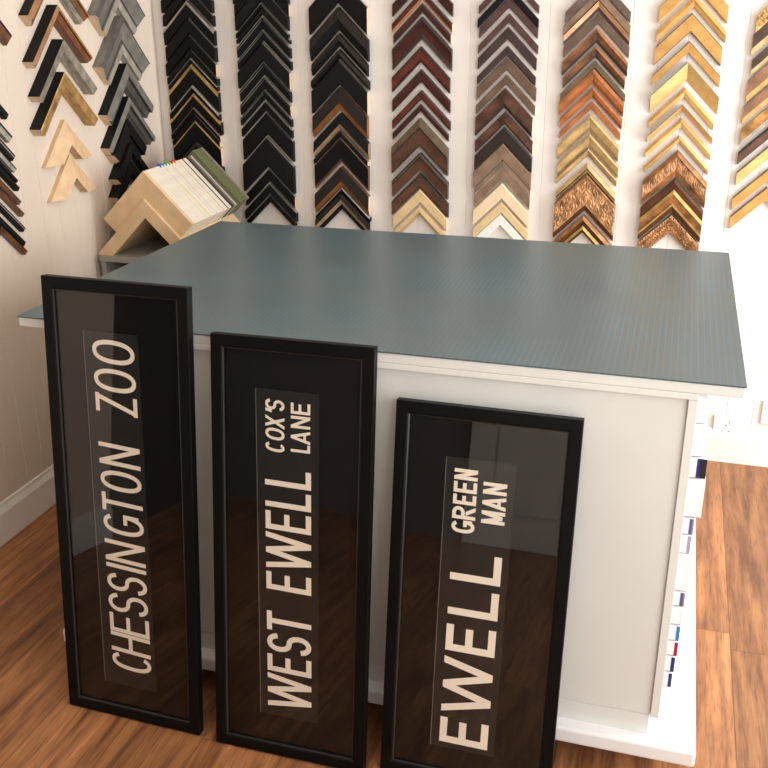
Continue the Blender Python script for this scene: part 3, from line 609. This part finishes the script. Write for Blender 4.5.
def arm_mesh(sg, a, wv, prof, style, cut=0., rawend=True):
    """one arm of a corner: u sideways, v up (apex at 0,0), z off the wall. Ends vertical, mitre vertical."""
    segs, d, so, si, _ = prof
    names = []
    E = lambda s: a-cut*s*wv
    def mi(n):
        n = ORN.get(n, n)
        if n not in names: names.append(n)
        return names.index(n)
    mb = MB()
    pt = lambda l, s, z: (sg*l, -l-s*wv, z)
    line = [(0, 0.)]; cur = 0.; quads = [(0., 0., 0., segs[0][1]*d, so)]; prev = segs[0][1]*d
    outline = [(0., 0.), (0., segs[0][1]*d)]
    for fr, z0, z1, m in segs:
        if abs(z0*d-prev) > 1e-6: quads.append((cur, prev, cur, z0*d, ORN.get(m, m))); outline.append((cur, z0*d))
        quads.append((cur, z0*d, cur+fr, z1*d, m)); cur += fr; prev = z1*d; outline.append((cur, prev))
    quads.append((1., prev, 1., 0., si)); outline.append((1., 0.)); quads.append((1., 0., 0., 0., 'raw'))
    for s0, z0, s1, z1, m in quads:
        if m in ORN:
            nl, ns = 90, 34; wfr = (s1-s0)*wv/R2
            vs = []
            for i in range(nl+1):
                for j in range(ns+1):
                    l = a*i/nl; f = j/ns; z = z0+(z1-z0)*f
                    win = math.sin(math.pi*f)**.5*min(1, (nl-i)/3+.0, 1)
                    L = l*R2; S = f*wfr
                    lam = max(.018, wfr*.85)
                    if style == 'ornatebeads':
                        c = (L/lam) % 1-.5; r = math.hypot(c*lam, S-wfr/2)/(wfr*.5)
                        hgt = max(0, 1-r)**.6*(.75+.25*math.cos(r*9))
                    elif style == 'ornateleaf':
                        hgt = .5+.5*math.sin(L*420+4*math.sin(S*260))*math.cos(S*330+2*math.sin(L*210))
                    else:
                        row = 0 if f < .5 else 1; lam = wfr*.42; q = L/lam+row*.5; k = math.floor(q); c = (q % 1-.5)*lam; dS = S-wfr*(.27+.46*row)
                        r = math.hypot(c, dS)/(lam*.5); th = math.atan2(dS, c)
                        hgt = max(0, 1.15-r*.75)*(.6+.4*math.sin(r*7.5-th*(1 if (k+row) % 2 else -1)+k))
                    vs.append(pt(l, s0+(s1-s0)*f, z+win*hgt*.0075))
            mb.add(vs, [(i*(ns+1)+j, (i+1)*(ns+1)+j, (i+1)*(ns+1)+j+1, i*(ns+1)+j+1) for i in range(nl) for j in range(ns)], mi(m))
        else:
            mb.add([pt(0, s0, z0), pt(E(s0), s0, z0), pt(E(s1), s1, z1), pt(0, s1, z1)], [(0, 1, 2, 3)], mi(m))
    n = len(outline)
    mb.add([pt(E(s), s, z) for s, z in outline], [tuple(range(n))], mi('raw' if rawend else si))
    mb.add([pt(0, s, z) for s, z in outline], [tuple(range(n))], mi('raw'))
    return mb, [M[x] for x in names]

ORD = ['lowest', 'second up', 'third up', 'fourth up', 'fifth up', 'sixth up', 'seventh up', 'eighth up', 'ninth up', 'tenth up', 'eleventh up', 'twelfth up', 'thirteenth up', 'fourteenth up', 'fifteenth up', 'sixteenth up', 'seventeenth up']
def corner_sample(matrix, a, wv, style, where, group, cut=0., ds=1., raw=1.):
    prof = P[style]; prof = (prof[0], prof[1]*ds)+prof[2:]
    t = thing('moulding_corner_sample', '%s corner sample, %s' % (prof[4], where), 'frame sample', group=group)
    t.matrix_world = matrix
    for sg in (-1, 1):
        mb, mats = arm_mesh(sg, a, wv, prof, style, cut, random.random() < raw); mb.build('arm', mats, t)
    return t

# local u -> room, v -> up, z -> off the wall
BACK = lambda x, z: Matrix(((1, 0, 0, x), (0, 0, -1, WY), (0, 1, 0, z), (0, 0, 0, 1)))
LEFT = lambda y, z: Matrix(((0, 0, 1, WX), (1, 0, 0, y), (0, 1, 0, z), (0, 0, 0, 1)))
CN = {'C': 'fourth column from left', 'D': 'fifth column from left', 'E': 'sixth column from left', 'F': 'seventh column from left', 'G': 'eighth column from left', 'H': 'ninth column from left', 'I': 'mostly gold tenth column', 'J': 'last column at right edge'}
HW = {'C': .099, 'D': .1, 'E': .103, 'F': .101, 'G': .097, 'H': .101, 'I': .101, 'J': .098}
for k, (X, rows) in COLS.items():
    n = len(rows)
    for i, (z, wv, style) in enumerate(rows):
        hw = HW[k]+random.uniform(-.003, .003)
        corner_sample(BACK(X+random.uniform(-.002, .002), z), hw, wv, style, '%s in the %s' % (ORD[n-1-i], CN[k]), 'moulding samples, '+CN[k],
                      ds={'C': .95, 'D': .9, 'E': .95}.get(k, 1. if 'orn' in style or 'bronze' in style or style == 'goldbevel' else .68), raw=.22)
for rows, cn, aw in ((LB, 'widely spaced column on the left wall', {'natural': .128}), (LA, 'column nearest the corner, left wall', {'blknat': .11, 'greywide': .155})):
    n = len(rows)
    for i, (y, z, wv, style) in enumerate(rows):
        dy, dz = {'natural': (.028, 0), 'greywide': (.04, .01)}.get(style, (0, .015))
        corner_sample(LEFT(y+dy, z+dz), aw.get(style, .155), wv, style, '%s in the %s' % (ORD[n-1-i], cn), 'moulding samples, '+cn, cut=1. if style == 'natural' else .5)
n = len(LZ)
for i, (ye, ze, wv, style) in enumerate(LZ):
    wv *= .72
    corner_sample(LEFT(ye-.1+(.05 if i == 0 else .022), ze+.1+wv*.3), .1, wv, style, '%s in the cut-off column at the left edge' % ORD[n-1-i], 'moulding samples, column at the left edge', cut=.5, ds=.65)

# ---------------------------------------------------------------- light
def area(name, loc, direction, sx, sy, power, rgb=(1, 1, 1)):
    l = bpy.data.lights.new(name, 'AREA'); l.shape = 'RECTANGLE'; l.size = sx; l.size_y = sy; l.energy = power; l.color = rgb
    o = bpy.data.objects.new(name, l); COL.objects.link(o); o.location = loc
    o.rotation_euler = Vector(direction).to_track_quat('-Z', 'Y').to_euler()
    return o
area('daylight_rear_window', (WR-.02, 2.6, 1.1), (-1, 0, -.1), 1.1, 2.0, 76, (.97, .985, 1.))
area('daylight_front_window', (WR-.02, .5, 1.2), (-1, .3, -.1), 1.4, 2.1, 40, (1., .98, .95))
area('frontal_fill', (.85, WF+.05, 1.9), (-.25, 1, -.3), .9, .8, 26, (.98, .985, 1.))  # added fill behind the camera to brighten lettering and counter front; no opening there
area('warm_overhead_fill', (-.4, 1.2, CEIL-.03), (0, 0, -1), 1.2, .6, 9, (1., .82, .64))  # added warm fill from overhead, no fixture modelled

W = bpy.data.worlds.new('World'); SC.world = W; W.use_nodes = True
W.node_tree.nodes['Background'].inputs[0].default_value = (.9, .95, 1, 1); W.node_tree.nodes['Background'].inputs[1].default_value = .6

# ---------------------------------------------------------------- camera
h, pi, ya, ro, fp = 1.53099, .3783136, -.2928693, -.0045863, 962.624
fw = Vector((math.sin(ya)*math.cos(pi), math.cos(ya)*math.cos(pi), -math.sin(pi)))
r = Vector((math.cos(ya), -math.sin(ya), 0)); u = r.cross(fw)
r2 = math.cos(ro)*r+math.sin(ro)*u; u2 = -math.sin(ro)*r+math.cos(ro)*u
cd = bpy.data.cameras.new('camera'); cam = bpy.data.objects.new('camera', cd); COL.objects.link(cam)
cd.sensor_width = 36; cd.lens = fp/768*36; cd.clip_start = .02
cam.matrix_world = Matrix(((r2.x, u2.x, -fw.x, 0), (r2.y, u2.y, -fw.y, 0), (r2.z, u2.z, -fw.z, h), (0, 0, 0, 1)))
SC.camera = cam
SC.view_settings.view_transform = 'Standard'; SC.view_settings.look = 'None'
SC.view_settings.exposure = 0.
